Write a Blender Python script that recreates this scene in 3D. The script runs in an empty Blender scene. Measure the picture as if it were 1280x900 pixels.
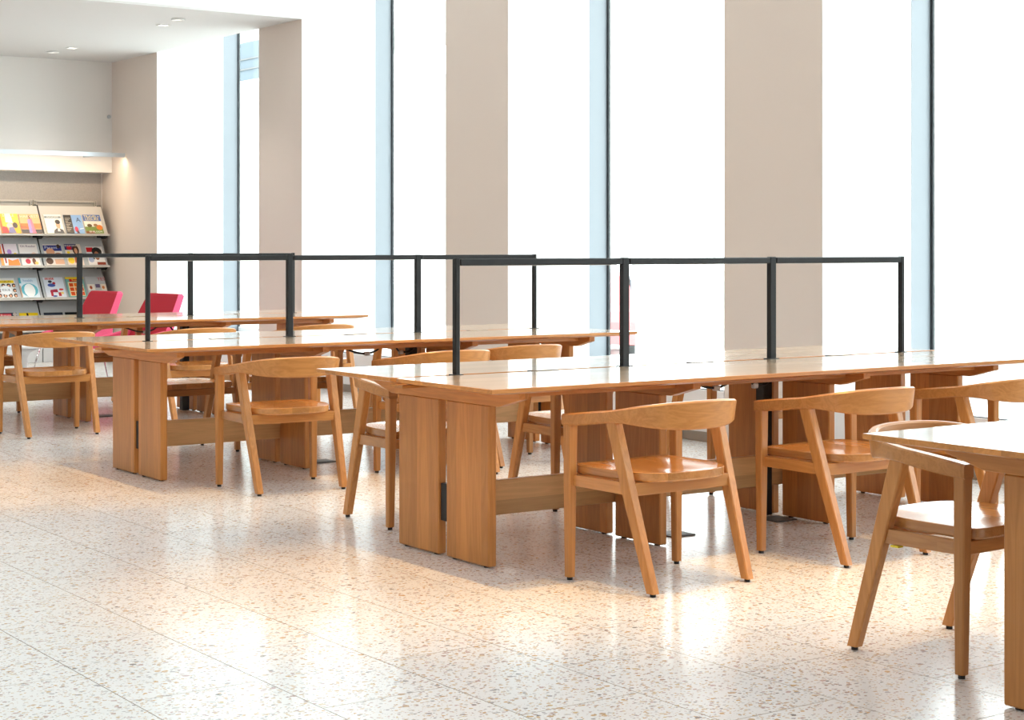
import bpy, bmesh, math, random
from mathutils import Vector, Matrix
random.seed(7)
SC = bpy.context.scene
COL = SC.collection
PI = math.pi

# ------------------------------------------------------------------ camera
PSI, FPX, HCAM, HORIZON = 0.6104, 2144.6, 1.2648, 308.8
cam_d = bpy.data.cameras.new('camera')
cam_d.sensor_width = 36.0
cam_d.lens = FPX / 1280 * 36.0
cam_d.shift_y = -(450 - HORIZON) / 1280
cam_d.clip_end = 200
cam = bpy.data.objects.new('camera', cam_d)
cam.location = (0, 0, HCAM)
cam.rotation_euler = (PI / 2, 0, -PSI)
COL.objects.link(cam)
SC.camera = cam

# ------------------------------------------------------------------ world, exposure, lamps
SC.view_settings.view_transform = 'Standard'
SC.view_settings.look = 'None'
SC.view_settings.gamma = 1.0
SC.view_settings.use_curve_mapping = False
SC.view_settings.exposure = 0.13
world = bpy.data.worlds.new('world')
SC.world = world
world.use_nodes = True
bg = world.node_tree.nodes['Background']
bg.inputs[0].default_value = (0.93, 0.97, 1.0, 1)
bg.inputs[1].default_value = 6.2

X_WALL, X_GLASS = 7.4, 8.35          # inner face of the window wall, glass plane
Z_MAIN, Z_ALC = 6.0, 3.345           # high hall, low reading alcove
Y_FASCIA, Y_BACK, Y_NICHE = 13.913, 18.455, 18.742
X_LEFT, Y_NEAR = -8.0, -5.0
SILL = 0.34


def area_light(name, loc, rot, sx, sy, power, color, portal=False):
    d = bpy.data.lights.new(name, 'AREA')
    d.shape = 'RECTANGLE'
    d.size, d.size_y = sx, sy
    d.energy = power
    d.color = color
    if portal:
        d.cycles.is_portal = True
    o = bpy.data.objects.new(name, d)
    o.location = loc
    o.rotation_euler = rot
    COL.objects.link(o)
    return o


WARM = (1.0, 0.58, 0.20)
SOFT = (0.95, 0.975, 1.0)
SPOT_W, SOFT_W, LEDGE_W = 860, 23, 24
# the hall's recessed warm downlights over the tables (in the ceiling, out of frame)
for (x, y, k) in ((3.22, 5.45, 1.0), (3.2, 8.95, 1.0), (4.3, 4.62, .75), (5.15, 4.62, .75), (4.3, 7.75, .6), (5.15, 7.75, .5), (3.2, 12.1, .6), (5.1, 11.0, .4)):
    d = bpy.data.lights.new('downlight_lamp', 'SPOT')
    d.energy = SPOT_W * k
    d.color = WARM
    d.spot_size = math.radians(25)
    d.spot_blend = 1.0
    d.shadow_soft_size = 0.07
    o = bpy.data.objects.new('downlight_lamp', d)
    o.location = (x, y, Z_MAIN - 0.04)
    COL.objects.link(o)
# soft fill lamps added under the ceiling, out of frame, to brighten the hall
for x in (-5.2, -1.6, 2.0, 5.6):
    for y in (-2.0, 3.0, 8.0, 12.0):
        area_light('ceiling_fill_lamp', (x, y, Z_MAIN - 0.06), (0, 0, 0), 0.3, 2.6, SOFT_W, SOFT)
# alcove downlights, and stronger ones added out of frame to brighten the back wall
for (x, y) in ((6.47, 14.56), (6.53, 15.03), (6.46, 18.05 - .3), (6.5, 17.51), (4.7, 14.8), (4.7, 17.3), (2.9, 14.8), (2.9, 17.3)):
    d = bpy.data.lights.new('alcove_down_and_fill_lamp', 'SPOT')
    d.energy = 14 if x > 6 else 45
    d.color = (1.0, 0.94, 0.86)
    d.spot_size = math.radians(100)
    d.spot_blend = 0.6
    d.shadow_soft_size = 0.05
    o = bpy.data.objects.new('alcove_down_and_fill_lamp', d)
    o.location = (x, y, Z_ALC - 0.03)
    COL.objects.link(o)
area_light('shelf_light_lamp', (4.55, 18.072, 2.266), (math.radians(14), 0, 0), 5.6, 0.03, LEDGE_W, (1.0, 0.76, 0.52))


# ------------------------------------------------------------------ node helpers / materials
def new_mat(name):
    m = bpy.data.materials.new(name)
    m.use_nodes = True
    nt = m.node_tree
    return m, nt, nt.nodes['Principled BSDF']


def mat(name, color, rough=0.5, metal=0.0, spec=0.5, emit=None, estr=0.0, noise=0.0, nscale=20.0, bump=0.0):
    m, nt, b = new_mat(name)
    b.inputs['Base Color'].default_value = (*color, 1)
    b.inputs['Roughness'].default_value = rough
    b.inputs['Metallic'].default_value = metal
    b.inputs['Specular IOR Level'].default_value = spec
    if emit:
        b.inputs['Emission Color'].default_value = (*emit, 1)
        b.inputs['Emission Strength'].default_value = estr
    if noise or bump:
        tc = nt.nodes.new('ShaderNodeTexCoord')
        nz = nt.nodes.new('ShaderNodeTexNoise')
        nz.inputs['Scale'].default_value = nscale
        nz.inputs['Detail'].default_value = 4
        nt.links.new(tc.outputs['Object'], nz.inputs['Vector'])
        if noise:
            mx = nt.nodes.new('ShaderNodeMix')
            mx.data_type = 'RGBA'
            mx.inputs[6].default_value = (*[c * (1 - noise) for c in color], 1)
            mx.inputs[7].default_value = (*[min(1, c * (1 + noise)) for c in color], 1)
            nt.links.new(nz.outputs['Fac'], mx.inputs[0])
            nt.links.new(mx.outputs[2], b.inputs['Base Color'])
        if bump:
            bp = nt.nodes.new('ShaderNodeBump')
            bp.inputs['Strength'].default_value = bump
            bp.inputs['Distance'].default_value = 0.002
            nt.links.new(nz.outputs['Fac'], bp.inputs['Height'])
            nt.links.new(bp.outputs['Normal'], b.inputs['Normal'])
    return m


def oak(name, grain, across, light, dark, rough, stave=0.09, stave_amt=0.16, coat=0.0):
    """oak with the grain along axis `grain` and glued staves side by side along `across` (0,1,2)"""
    m, nt, b = new_mat(name)
    N, L = nt.nodes, nt.links
    tc = N.new('ShaderNodeTexCoord')
    oi = N.new('ShaderNodeObjectInfo')
    off = N.new('ShaderNodeVectorMath'); off.operation = 'SCALE'
    comb = N.new('ShaderNodeCombineXYZ')
    for k in range(3):
        L.new(oi.outputs['Random'], comb.inputs[k])
    L.new(comb.outputs[0], off.inputs[0])
    off.inputs['Scale'].default_value = 7.3
    add = N.new('ShaderNodeVectorMath'); add.operation = 'ADD'
    L.new(tc.outputs['Object'], add.inputs[0])
    L.new(off.outputs[0], add.inputs[1])
    # stave index
    sep = N.new('ShaderNodeSeparateXYZ')
    L.new(add.outputs[0], sep.inputs[0])
    dv = N.new('ShaderNodeMath'); dv.operation = 'DIVIDE'; dv.inputs[1].default_value = stave
    L.new(sep.outputs[across], dv.inputs[0])
    fl = N.new('ShaderNodeMath'); fl.operation = 'FLOOR'
    L.new(dv.outputs[0], fl.inputs[0])
    wn = N.new('ShaderNodeTexWhiteNoise'); wn.noise_dimensions = '1D'
    L.new(fl.outputs[0], wn.inputs['W'])
    # shift the grain per stave
    sh = N.new('ShaderNodeVectorMath'); sh.operation = 'ADD'
    sc2 = N.new('ShaderNodeVectorMath'); sc2.operation = 'SCALE'; sc2.inputs['Scale'].default_value = 5.0
    L.new(wn.outputs['Color'], sc2.inputs[0])
    L.new(add.outputs[0], sh.inputs[0]); L.new(sc2.outputs[0], sh.inputs[1])

    def stretched(al, ac, detail, dist=0.0):
        mp = N.new('ShaderNodeMapping')
        s = [ac, ac, ac]; s[grain] = al
        mp.inputs['Scale'].default_value = s
        L.new(sh.outputs[0], mp.inputs['Vector'])
        nz = N.new('ShaderNodeTexNoise')
        nz.inputs['Scale'].default_value = 1.0
        nz.inputs['Detail'].default_value = detail
        nz.inputs['Distortion'].default_value = dist
        L.new(mp.outputs[0], nz.inputs['Vector'])
        return nz
    broad = stretched(1.3, 16.0, 3, 1.2)
    fine = stretched(5.0, 190.0, 2)
    # cathedral rings
    rg = N.new('ShaderNodeMath'); rg.operation = 'MULTIPLY'; rg.inputs[1].default_value = 9.0
    L.new(broad.outputs['Fac'], rg.inputs[0])
    fr = N.new('ShaderNodeMath'); fr.operation = 'PINGPONG'; fr.inputs[1].default_value = 1.0
    L.new(rg.outputs[0], fr.inputs[0])
    m1 = N.new('ShaderNodeMath'); m1.operation = 'MULTIPLY_ADD'
    m1.inputs[1].default_value = 0.42
    m1.inputs[2].default_value = 0.08
    L.new(fr.outputs[0], m1.inputs[0])
    m2 = N.new('ShaderNodeMath'); m2.operation = 'MULTIPLY_ADD'; m2.inputs[1].default_value = 0.5
    L.new(fine.outputs['Fac'], m2.inputs[0]); L.new(m1.outputs[0], m2.inputs[2])
    mx = N.new('ShaderNodeMix'); mx.data_type = 'RGBA'
    mx.inputs[6].default_value = (*light, 1); mx.inputs[7].default_value = (*dark, 1)
    L.new(m2.outputs[0], mx.inputs[0])
    # stave + piece tone
    tone = N.new('ShaderNodeMath'); tone.operation = 'MULTIPLY_ADD'
    tone.inputs[1].default_value = 2 * stave_amt; tone.inputs[2].default_value = 1 - stave_amt
    L.new(wn.outputs['Value'], tone.inputs[0])
    hs = N.new('ShaderNodeHueSaturation')
    L.new(tone.outputs[0], hs.inputs['Value'])
    L.new(mx.outputs[2], hs.inputs['Color'])
    L.new(hs.outputs[0], b.inputs['Base Color'])
    b.inputs['Roughness'].default_value = rough
    b.inputs['Coat Weight'].default_value = coat
    b.inputs['Coat Roughness'].default_value = 0.08 if coat > .8 else 0.2
    bp = N.new('ShaderNodeBump'); bp.inputs['Strength'].default_value = 0.08; bp.inputs['Distance'].default_value = 0.001
    L.new(fine.outputs['Fac'], bp.inputs['Height'])
    L.new(bp.outputs[0], b.inputs['Normal'])
    return m


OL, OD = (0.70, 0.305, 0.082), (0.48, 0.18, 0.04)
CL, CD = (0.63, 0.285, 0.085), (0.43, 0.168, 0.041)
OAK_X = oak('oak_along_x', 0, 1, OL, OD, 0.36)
OAK_Y = oak('oak_along_y', 1, 0, OL, OD, 0.36)
OAK_Z = oak('oak_upright', 2, 1, OL, OD, 0.36)
OAK_CH_X = oak('chair_oak_along_x', 0, 2, CL, CD, 0.34, stave=0.5)
OAK_CH_Y = oak('chair_oak_along_y', 1, 0, CL, CD, 0.26, stave=0.095, stave_amt=0.2, coat=0.5)
OAK_CH_Z = oak('chair_oak_upright', 2, 0, CL, CD, 0.34, stave=0.5)
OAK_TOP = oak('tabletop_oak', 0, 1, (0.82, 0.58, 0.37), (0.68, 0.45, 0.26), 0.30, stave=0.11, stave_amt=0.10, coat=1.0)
OAK_GREY = oak('stretcher_oak', 0, 2, (0.74, 0.44, 0.195), (0.53, 0.295, 0.12), 0.4, stave=0.5)
STEEL = mat('black_steel', (0.012, 0.013, 0.015), 0.42, 0.0, 0.3)
BLACK = mat('black_plastic', (0.012, 0.012, 0.013), 0.5)
CHROME = mat('chrome', (0.8, 0.8, 0.82), 0.12, 1.0)
WALLM = mat('white_paint', (0.80, 0.775, 0.745), 0.85, spec=0.2, bump=0.05, nscale=220)
PIERM = mat('warm_lit_pier_paint', (0.755, 0.672, 0.61), 0.85, spec=0.2, bump=0.05, nscale=220)  # wall paint with the hall's warm, dimmer light put into its colour
CEILM = mat('ceiling_paint', (0.64, 0.635, 0.63), 0.9, spec=0.2)
JAMBM = mat('reveal_paint', (0.86, 0.87, 0.87), 0.8, spec=0.2)
BLUE = mat('pale_blue_mullion', (0.235, 0.265, 0.295), 0.45, 0.0, 0.4)  # one flat grey-blue over the whole mullion cheek
GASKET = mat('dark_gasket', (0.03, 0.035, 0.04), 0.6)
SILLM = mat('white_sill', (0.80, 0.81, 0.82), 0.4)
KICK = mat('grey_toe_kick', (0.55, 0.53, 0.49), 0.5)
ALU = mat('aluminium', (0.62, 0.66, 0.70), 0.35, 0.8)
FELT = mat('grey_felt', (0.47, 0.44, 0.41), 0.95, spec=0.1, noise=0.22, nscale=90, bump=0.3)
RACK = mat('warm_lit_rack_metal', (0.55, 0.52, 0.47), 0.42, 0.0, 0.5)  # rack metal with the shelf light's warmth put into its colour
RACKG = mat('grey_rack_metal', (0.50, 0.51, 0.52), 0.42)
RACKB = mat('black_bracket', (0.02, 0.02, 0.02), 0.5)
PINK = mat('pink_fabric_shaded', (0.47, 0.028, 0.045), 0.8, spec=0.2, noise=0.1, nscale=150, bump=0.15)  # shaded copy of the chair fabric, shade put into its colour
PINKL = mat('pink_fabric_lit', (0.74, 0.10, 0.20), 0.8, spec=0.2, noise=0.1, nscale=150, bump=0.15)  # lit copy of the same fabric, daylight put into its colour
WHITE = mat('white_laminate', (0.80, 0.80, 0.79), 0.35)
WHITEM = mat('white_metal', (0.72, 0.72, 0.72), 0.4)
TRIMM = mat('downlight_trim', (0.75, 0.75, 0.74), 0.5)
LENS = mat('lamp_lens', (0.9, 0.9, 0.88), 0.5, emit=(1.0, 0.93, 0.82), estr=1.6)
YELLOW = mat('yellow_sticker', (0.80, 0.62, 0.03), 0.5)
FBOX = mat('floor_box_metal', (0.10, 0.10, 0.10), 0.5)
GREYBOX = mat('grey_outlet', (0.50, 0.54, 0.56), 0.4)


def glass_mat():
    m, nt, b = new_mat('window_glass')
    N, L = nt.nodes, nt.links
    tr = N.new('ShaderNodeBsdfTransparent'); tr.inputs[0].default_value = (0.95, 0.985, 0.97, 1)
    gl = N.new('ShaderNodeBsdfGlossy'); gl.inputs['Roughness'].default_value = 0.02
    mx = N.new('ShaderNodeMixShader')
    mx.inputs[0].default_value = 0.04
    L.new(tr.outputs[0], mx.inputs[1]); L.new(gl.outputs[0], mx.inputs[2])
    L.new(mx.outputs[0], N['Material Output'].inputs['Surface'])
    return m


GLASS = glass_mat()


def terrazzo():
    m, nt, b = new_mat('terrazzo')
    N, L = nt.nodes, nt.links
    geo = N.new('ShaderNodeNewGeometry')
    oi = N.new('ShaderNodeObjectInfo')

    def chips(scale, thr, jitter):
        mp = N.new('ShaderNodeMapping')
        mp.inputs['Location'].default_value = jitter
        mp.inputs['Scale'].default_value = (scale, scale * 1.25, 1)
        mp.inputs['Rotation'].default_value = (0, 0, jitter[0])
        L.new(geo.outputs['Position'], mp.inputs[0])
        wob = N.new('ShaderNodeTexNoise'); wob.inputs['Scale'].default_value = 1.6
        L.new(mp.outputs[0], wob.inputs['Vector'])
        ad = N.new('ShaderNodeMixRGB'); ad.blend_type = 'ADD'; ad.inputs[0].default_value = 0.55
        L.new(mp.outputs[0], ad.inputs[1]); L.new(wob.outputs['Color'], ad.inputs[2])
        v = N.new('ShaderNodeTexVoronoi'); v.voronoi_dimensions = '2D'; v.inputs['Scale'].default_value = 1.0
        L.new(ad.outputs[0], v.inputs['Vector'])
        sep = N.new('ShaderNodeSeparateColor')
        L.new(v.outputs['Color'], sep.inputs[0])
        # radius from one random channel; only part of the cells carry a chip
        rad = N.new('ShaderNodeMapRange')
        rad.inputs[1].default_value = thr; rad.inputs[2].default_value = 1.0
        rad.inputs[3].default_value = 0.0; rad.inputs[4].default_value = 0.46
        L.new(sep.outputs[1], rad.inputs[0])
        lt = N.new('ShaderNodeMath'); lt.operation = 'LESS_THAN'
        L.new(v.outputs['Distance'], lt.inputs[0]); L.new(rad.outputs[0], lt.inputs[1])
        rp = N.new('ShaderNodeValToRGB')
        rp.color_ramp.interpolation = 'CONSTANT'
        els = rp.color_ramp.elements
        cols = [(0.0, (0.55, 0.40, 0.26)), (0.16, (0.42, 0.41, 0.41)), (0.30, (0.68, 0.56, 0.42)), (0.46, (0.45, 0.33, 0.29)),
                (0.56, (0.60, 0.38, 0.17)), (0.66, (0.60, 0.59, 0.58)), (0.80, (0.55, 0.42, 0.40)), (0.92, (0.24, 0.22, 0.21)), (0.95, (0.62, 0.48, 0.27))]
        els[0].position, els[0].color = cols[0][0], (*cols[0][1], 1)
        els[1].position, els[1].color = cols[1][0], (*cols[1][1], 1)
        for p, c in cols[2:]:
            e = els.new(p); e.color = (*c, 1)
        L.new(sep.outputs[0], rp.inputs[0])
        return lt, rp
    base = N.new('ShaderNodeTexNoise'); base.inputs['Scale'].default_value = 3.0; base.inputs['Detail'].default_value = 5
    L.new(geo.outputs['Position'], base.inputs['Vector'])
    bm = N.new('ShaderNodeMix'); bm.data_type = 'RGBA'
    bm.inputs[6].default_value = (0.80, 0.795, 0.785, 1); bm.inputs[7].default_value = (0.87, 0.868, 0.86, 1)
    L.new(base.outputs['Fac'], bm.inputs[0])
    cur = bm.outputs[2]
    for sc_, th, j in ((60, 0.52, (0.3, 1.7, 0)), (40, 0.80, (2.1, 0.4, 0)), (95, 0.62, (1.1, 3.3, 0))):
        lt, rp = chips(sc_, th, j)
        mx = N.new('ShaderNodeMix'); mx.data_type = 'RGBA'
        L.new(lt.outputs[0], mx.inputs[0]); L.new(cur, mx.inputs[6]); L.new(rp.outputs[0], mx.inputs[7])
        cur = mx.outputs[2]
    tn = N.new('ShaderNodeMath'); tn.operation = 'MULTIPLY_ADD'; tn.inputs[1].default_value = 0.05; tn.inputs[2].default_value = 0.975
    L.new(oi.outputs['Random'], tn.inputs[0])
    hs = N.new('ShaderNodeHueSaturation'); L.new(tn.outputs[0], hs.inputs['Value']); L.new(cur, hs.inputs['Color'])
    L.new(hs.outputs[0], b.inputs['Base Color'])
    rn = N.new('ShaderNodeMapRange'); rn.inputs[3].default_value = 0.13; rn.inputs[4].default_value = 0.23
    L.new(base.outputs['Fac'], rn.inputs[0])
    L.new(rn.outputs[0], b.inputs['Roughness'])
    b.inputs['Specular IOR Level'].default_value = 0.5
    return m


TERRAZZO = terrazzo()
GROUT = mat('joint_filler', (0.36, 0.30, 0.23), 0.8)


# ------------------------------------------------------------------ object helpers
def tag(o, label=None, cat=None, group=None, kind=None):
    if label: o['label'] = label
    if cat: o['category'] = cat
    if group: o['group'] = group
    if kind: o['kind'] = kind
    return o


def empty(name, loc=(0, 0, 0), rz=0.0, label=None, cat=None, group=None):
    o = bpy.data.objects.new(name, None)
    o.empty_display_size = 0.1
    o.location = loc
    o.rotation_euler = (0, 0, rz)
    COL.objects.link(o)
    return tag(o, label, cat, group)


class MB:
    """collects shapes and links them as one mesh object"""
    def __init__(self):
        self.bm = bmesh.new()
        self.mats = []

    def _mi(self, m):
        if m is None: return 0
        if m not in self.mats: self.mats.append(m)
        return self.mats.index(m)

    def box(self, x0, x1, y0, y1, z0, z1, bevel=0.0, m=None, seg=1):
        mi = self._mi(m)
        b2 = bmesh.new()
        vs = [b2.verts.new((x, y, z)) for x in (x0, x1) for y in (y0, y1) for z in (z0, z1)]
        for f in ((0, 1, 3, 2), (4, 6, 7, 5), (0, 4, 5, 1), (2, 3, 7, 6), (0, 2, 6, 4), (1, 5, 7, 3)):
            b2.faces.new([vs[i] for i in f])
        if bevel: bmesh.ops.bevel(b2, geom=b2.edges[:], offset=bevel, segments=seg, profile=0.7, affect='EDGES')
        return self._merge(b2, mi)

    def _merge(self, b2, mi, smooth=False):
        bmesh.ops.recalc_face_normals(b2, faces=b2.faces[:])
        mp = {}
        for v in b2.verts: mp[v] = self.bm.verts.new(v.co)
        for f in b2.faces:
            try:
                nf = self.bm.faces.new([mp[v] for v in f.verts])
            except ValueError:
                continue
            nf.material_index = mi
            nf.smooth = smooth
        b2.free()
        return self

    def loft(self, rings, m=None, smooth=False, cap=True, closed_path=False):
        mi = self._mi(m)
        b2 = bmesh.new()
        R = [[b2.verts.new(p) for p in r] for r in rings]
        n = len(R[0])
        pairs = list(zip(R[:-1], R[1:])) + ([(R[-1], R[0])] if closed_path else [])
        for a, b in pairs:
            for i in range(n):
                b2.faces.new((a[i], a[(i + 1) % n], b[(i + 1) % n], b[i]))
        if cap and not closed_path:
            b2.faces.new(R[0][::-1]); b2.faces.new(R[-1])
        return self._merge(b2, mi, smooth)

    def prism(self, pts, axis, a0, a1, bevel=0.0, m=None):
        """polygon (u,v) pushed along axis: axis 0 -> (y,z), 1 -> (x,z), 2 -> (x,y)"""
        def P(u, v, a): return ((a, u, v), (u, a, v), (u, v, a))[axis]
        mi = self._mi(m)
        b2 = bmesh.new()
        A = [b2.verts.new(P(u, v, a0)) for u, v in pts]
        B = [b2.verts.new(P(u, v, a1)) for u, v in pts]
        n = len(pts)
        b2.faces.new(A[::-1]); b2.faces.new(B)
        for i in range(n): b2.faces.new((A[i], A[(i + 1) % n], B[(i + 1) % n], B[i]))
        bmesh.ops.recalc_face_normals(b2, faces=b2.faces[:])
        if bevel: bmesh.ops.bevel(b2, geom=b2.edges[:], offset=bevel, segments=1, affect='EDGES')
        return self._merge(b2, mi)

    def cyl(self, c, r0, r1, z0, z1, n=16, m=None, smooth=True):
        rings = []
        for r, z in ((r0, z0), (r1, z1)):
            rings.append([(c[0] + r * math.cos(2 * PI * i / n), c[1] + r * math.sin(2 * PI * i / n), z) for i in range(n)])
        return self.loft(rings, m, smooth)

    def lathe(self, c, prof, n=24, m=None, smooth=True):
        rings = [[(c[0] + r * math.cos(2 * PI * i / n), c[1] + r * math.sin(2 * PI * i / n), z) for i in range(n)] for r, z in prof]
        return self.loft(rings, m, smooth)

    def tube(self, pts, r, n=8, m=None):
        P = [Vector(p) for p in pts]
        rings = []
        up = Vector((0, 0, 1))
        for i, p in enumerate(P):
            t = (P[min(i + 1, len(P) - 1)] - P[max(i - 1, 0)]).normalized()
            u = t.cross(up)
            if u.length < 1e-3: u = t.cross(Vector((1, 0, 0)))
            u.normalize(); v = t.cross(u).normalized()
            rings.append([p + r * (math.cos(2 * PI * k / n) * u + math.sin(2 * PI * k / n) * v) for k in range(n)])
        return self.loft(rings, m, True)

    def quad(self, pts, m=None):
        mi = self._mi(m)
        f = self.bm.faces.new([self.bm.verts.new(p) for p in pts])
        f.material_index = mi
        return self

    def build(self, name, m=None, parent=None, kind=None):
        me = bpy.data.meshes.new(name)
        self.bm.to_mesh(me); self.bm.free()
        for mm in (self.mats or [m]): me.materials.append(mm)
        if self.mats and m and m not in self.mats: pass
        o = bpy.data.objects.new(name, me)
        COL.objects.link(o)
        if parent is not None: o.parent = parent
        if kind: o['kind'] = kind
        return o


def copy_tree(o, parent=None):
    c = o.copy()
    COL.objects.link(c)
    if parent is not None: c.parent = parent
    for ch in list(o.children): copy_tree(ch, c)
    return c


def catmull(pts, per):
    out = []
    P = [Vector(p) for p in pts]
    for i in range(len(P) - 1):
        p0 = P[i - 1] if i else 2 * P[0] - P[1]
        p1, p2 = P[i], P[i + 1]
        p3 = P[i + 2] if i + 2 < len(P) else 2 * P[-1] - P[-2]
        for k in range(per):
            t = k / per
            out.append(0.5 * ((2 * p1) + (p2 - p0) * t + (2 * p0 - 5 * p1 + 4 * p2 - p3) * t * t + (3 * p1 - p0 - 3 * p2 + p3) * t ** 3))
    out.append(P[-1])
    return out


# ------------------------------------------------------------------ the room
def structure(name, mb, m): return mb.build(name, m, None, 'structure')


# floor of terrazzo tiles (running bond) on a bed of joint filler
b = MB(); b.box(X_LEFT, X_WALL + 0.05, Y_NEAR, Y_NICHE, -0.12, -0.0035)
floor = structure('floor', b, GROUT)
TW, TL, GAP = 0.4065, 0.735, 0.0017
tiles = []
k = -25
while 1.865 + TW * k < X_WALL:
    x0, x1 = 1.865 + TW * k, 1.865 + TW * (k + 1)
    if x1 > X_LEFT:
        y = 4.52 - (TL / 2 if k % 2 else 0) - TL * 14
        while y < Y_NICHE:
            xa, xb, ya, yb = max(x0, X_LEFT), min(x1, X_WALL), max(y, Y_NEAR), min(y + TL, Y_NICHE)
            if xb - xa > 0.02 and yb - ya > 0.02: tiles.append((xa, xb, ya, yb))
            y += TL
    k += 1


def project(x, y, z):
    d = x * math.sin(PSI) + y * math.cos(PSI)
    r = x * math.cos(PSI) - y * math.sin(PSI)
    return 640 + FPX * r / d, HORIZON + FPX * (HCAM - z) / d, d


def seen_area(t):
    xa, xb, ya, yb = t
    P = []
    for (x, y) in ((xa, ya), (xb, ya), (xb, yb), (xa, yb)):
        u, v, d = project(x, y, 0)
        if d < 1.0: return 0
        P.append((min(max(u, 0), 1280), min(max(v, 0), 900)))
    return abs(sum(P[i][0] * P[(i + 1) % 4][1] - P[(i + 1) % 4][0] * P[i][1] for i in range(4))) / 2


tiles.sort(key=seen_area, reverse=True)
tile_mesh = None
rest = MB()
count = 0
for t in tiles:
    xa, xb, ya, yb = t
    full = abs(xb - xa - TW) < 1e-5 and abs(yb - ya - TL) < 1e-5
    if count < 296 and seen_area(t) > 0:
        count += 1
        if full and tile_mesh is not None:
            o = bpy.data.objects.new('floor_tile', tile_mesh)
            COL.objects.link(o)
        else:
            w, l = (xb - xa) / 2 - GAP / 2, (yb - ya) / 2 - GAP / 2
            mb = MB(); mb.box(-w, w, -l, l, -0.018, 0, 0.0006)
            o = mb.build('floor_tile', TERRAZZO)
            o.data.materials.append(GROUT)
            for pl in o.data.polygons:
                if pl.normal.z < .9: pl.material_index = 1
            if full: tile_mesh = o.data
        o.location = ((xa + xb) / 2, (ya + yb) / 2, 0)
        o.parent = floor
    else:
        rest.box(xa + GAP / 2, xb - GAP / 2, ya + GAP / 2, yb - GAP / 2, -0.018, 0)
rest.build('distant_floor_tiles', TERRAZZO, floor, 'stuff')

# main ceiling, left and near walls (out of frame, they hold the light in)
b = MB(); b.box(X_LEFT - .2, X_WALL + 1.2, Y_NEAR - .2, Y_NICHE + .3, Z_MAIN, Z_MAIN + .25)
structure('ceiling', b, CEILM)
b = MB(); b.box(X_LEFT - .25, X_LEFT, Y_NEAR - .2, Y_NICHE + .2, -0.1, Z_MAIN)
structure('wall_left', b, WALLM)
b = MB(); b.box(X_LEFT, X_WALL + 1.2, Y_NEAR - .25, Y_NEAR, -0.1, Z_MAIN)
structure('wall_near', b, WALLM)
# fascia where the hall drops to the alcove, and the alcove ceiling
b = MB(); b.box(X_LEFT, X_WALL, Y_FASCIA, Y_FASCIA + .3, Z_ALC + .02, Z_MAIN)
structure('wall_fascia', b, JAMBM)
b = MB(); b.box(X_LEFT, X_WALL, Y_FASCIA + .0005, Y_NICHE + .2, Z_ALC, Z_ALC + .15)
structure('ceiling_alcove', b, CEILM)
b = MB(); b.box(X_WALL - .1, X_WALL, Y_FASCIA + .3, Y_NICHE + .2, Z_ALC + .15, Z_MAIN)  # unseen wall added to keep window light out of the ceiling void
structure('wall_right_light_stop', b, CEILM)
# back wall of the alcove: bulkhead above the niche, niche back
b = MB(); b.box(X_LEFT, X_WALL, Y_BACK, Y_NICHE + .2, 2.105, Z_ALC)
structure('wall_back', b, WALLM)
b = MB(); b.box(X_LEFT, X_WALL, Y_NICHE, Y_NICHE + .2, -0.1, 2.105)
structure('wall_niche', b, WALLM)
b = MB()
x = X_WALL - 0.02
while x > 1.0:
    b.box(max(x - 1.48, 1.0), x, Y_NICHE - .012, Y_NICHE - .001, 0.02, 2.104)
    x -= 1.482
structure('trim_1', b, FELT)

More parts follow.
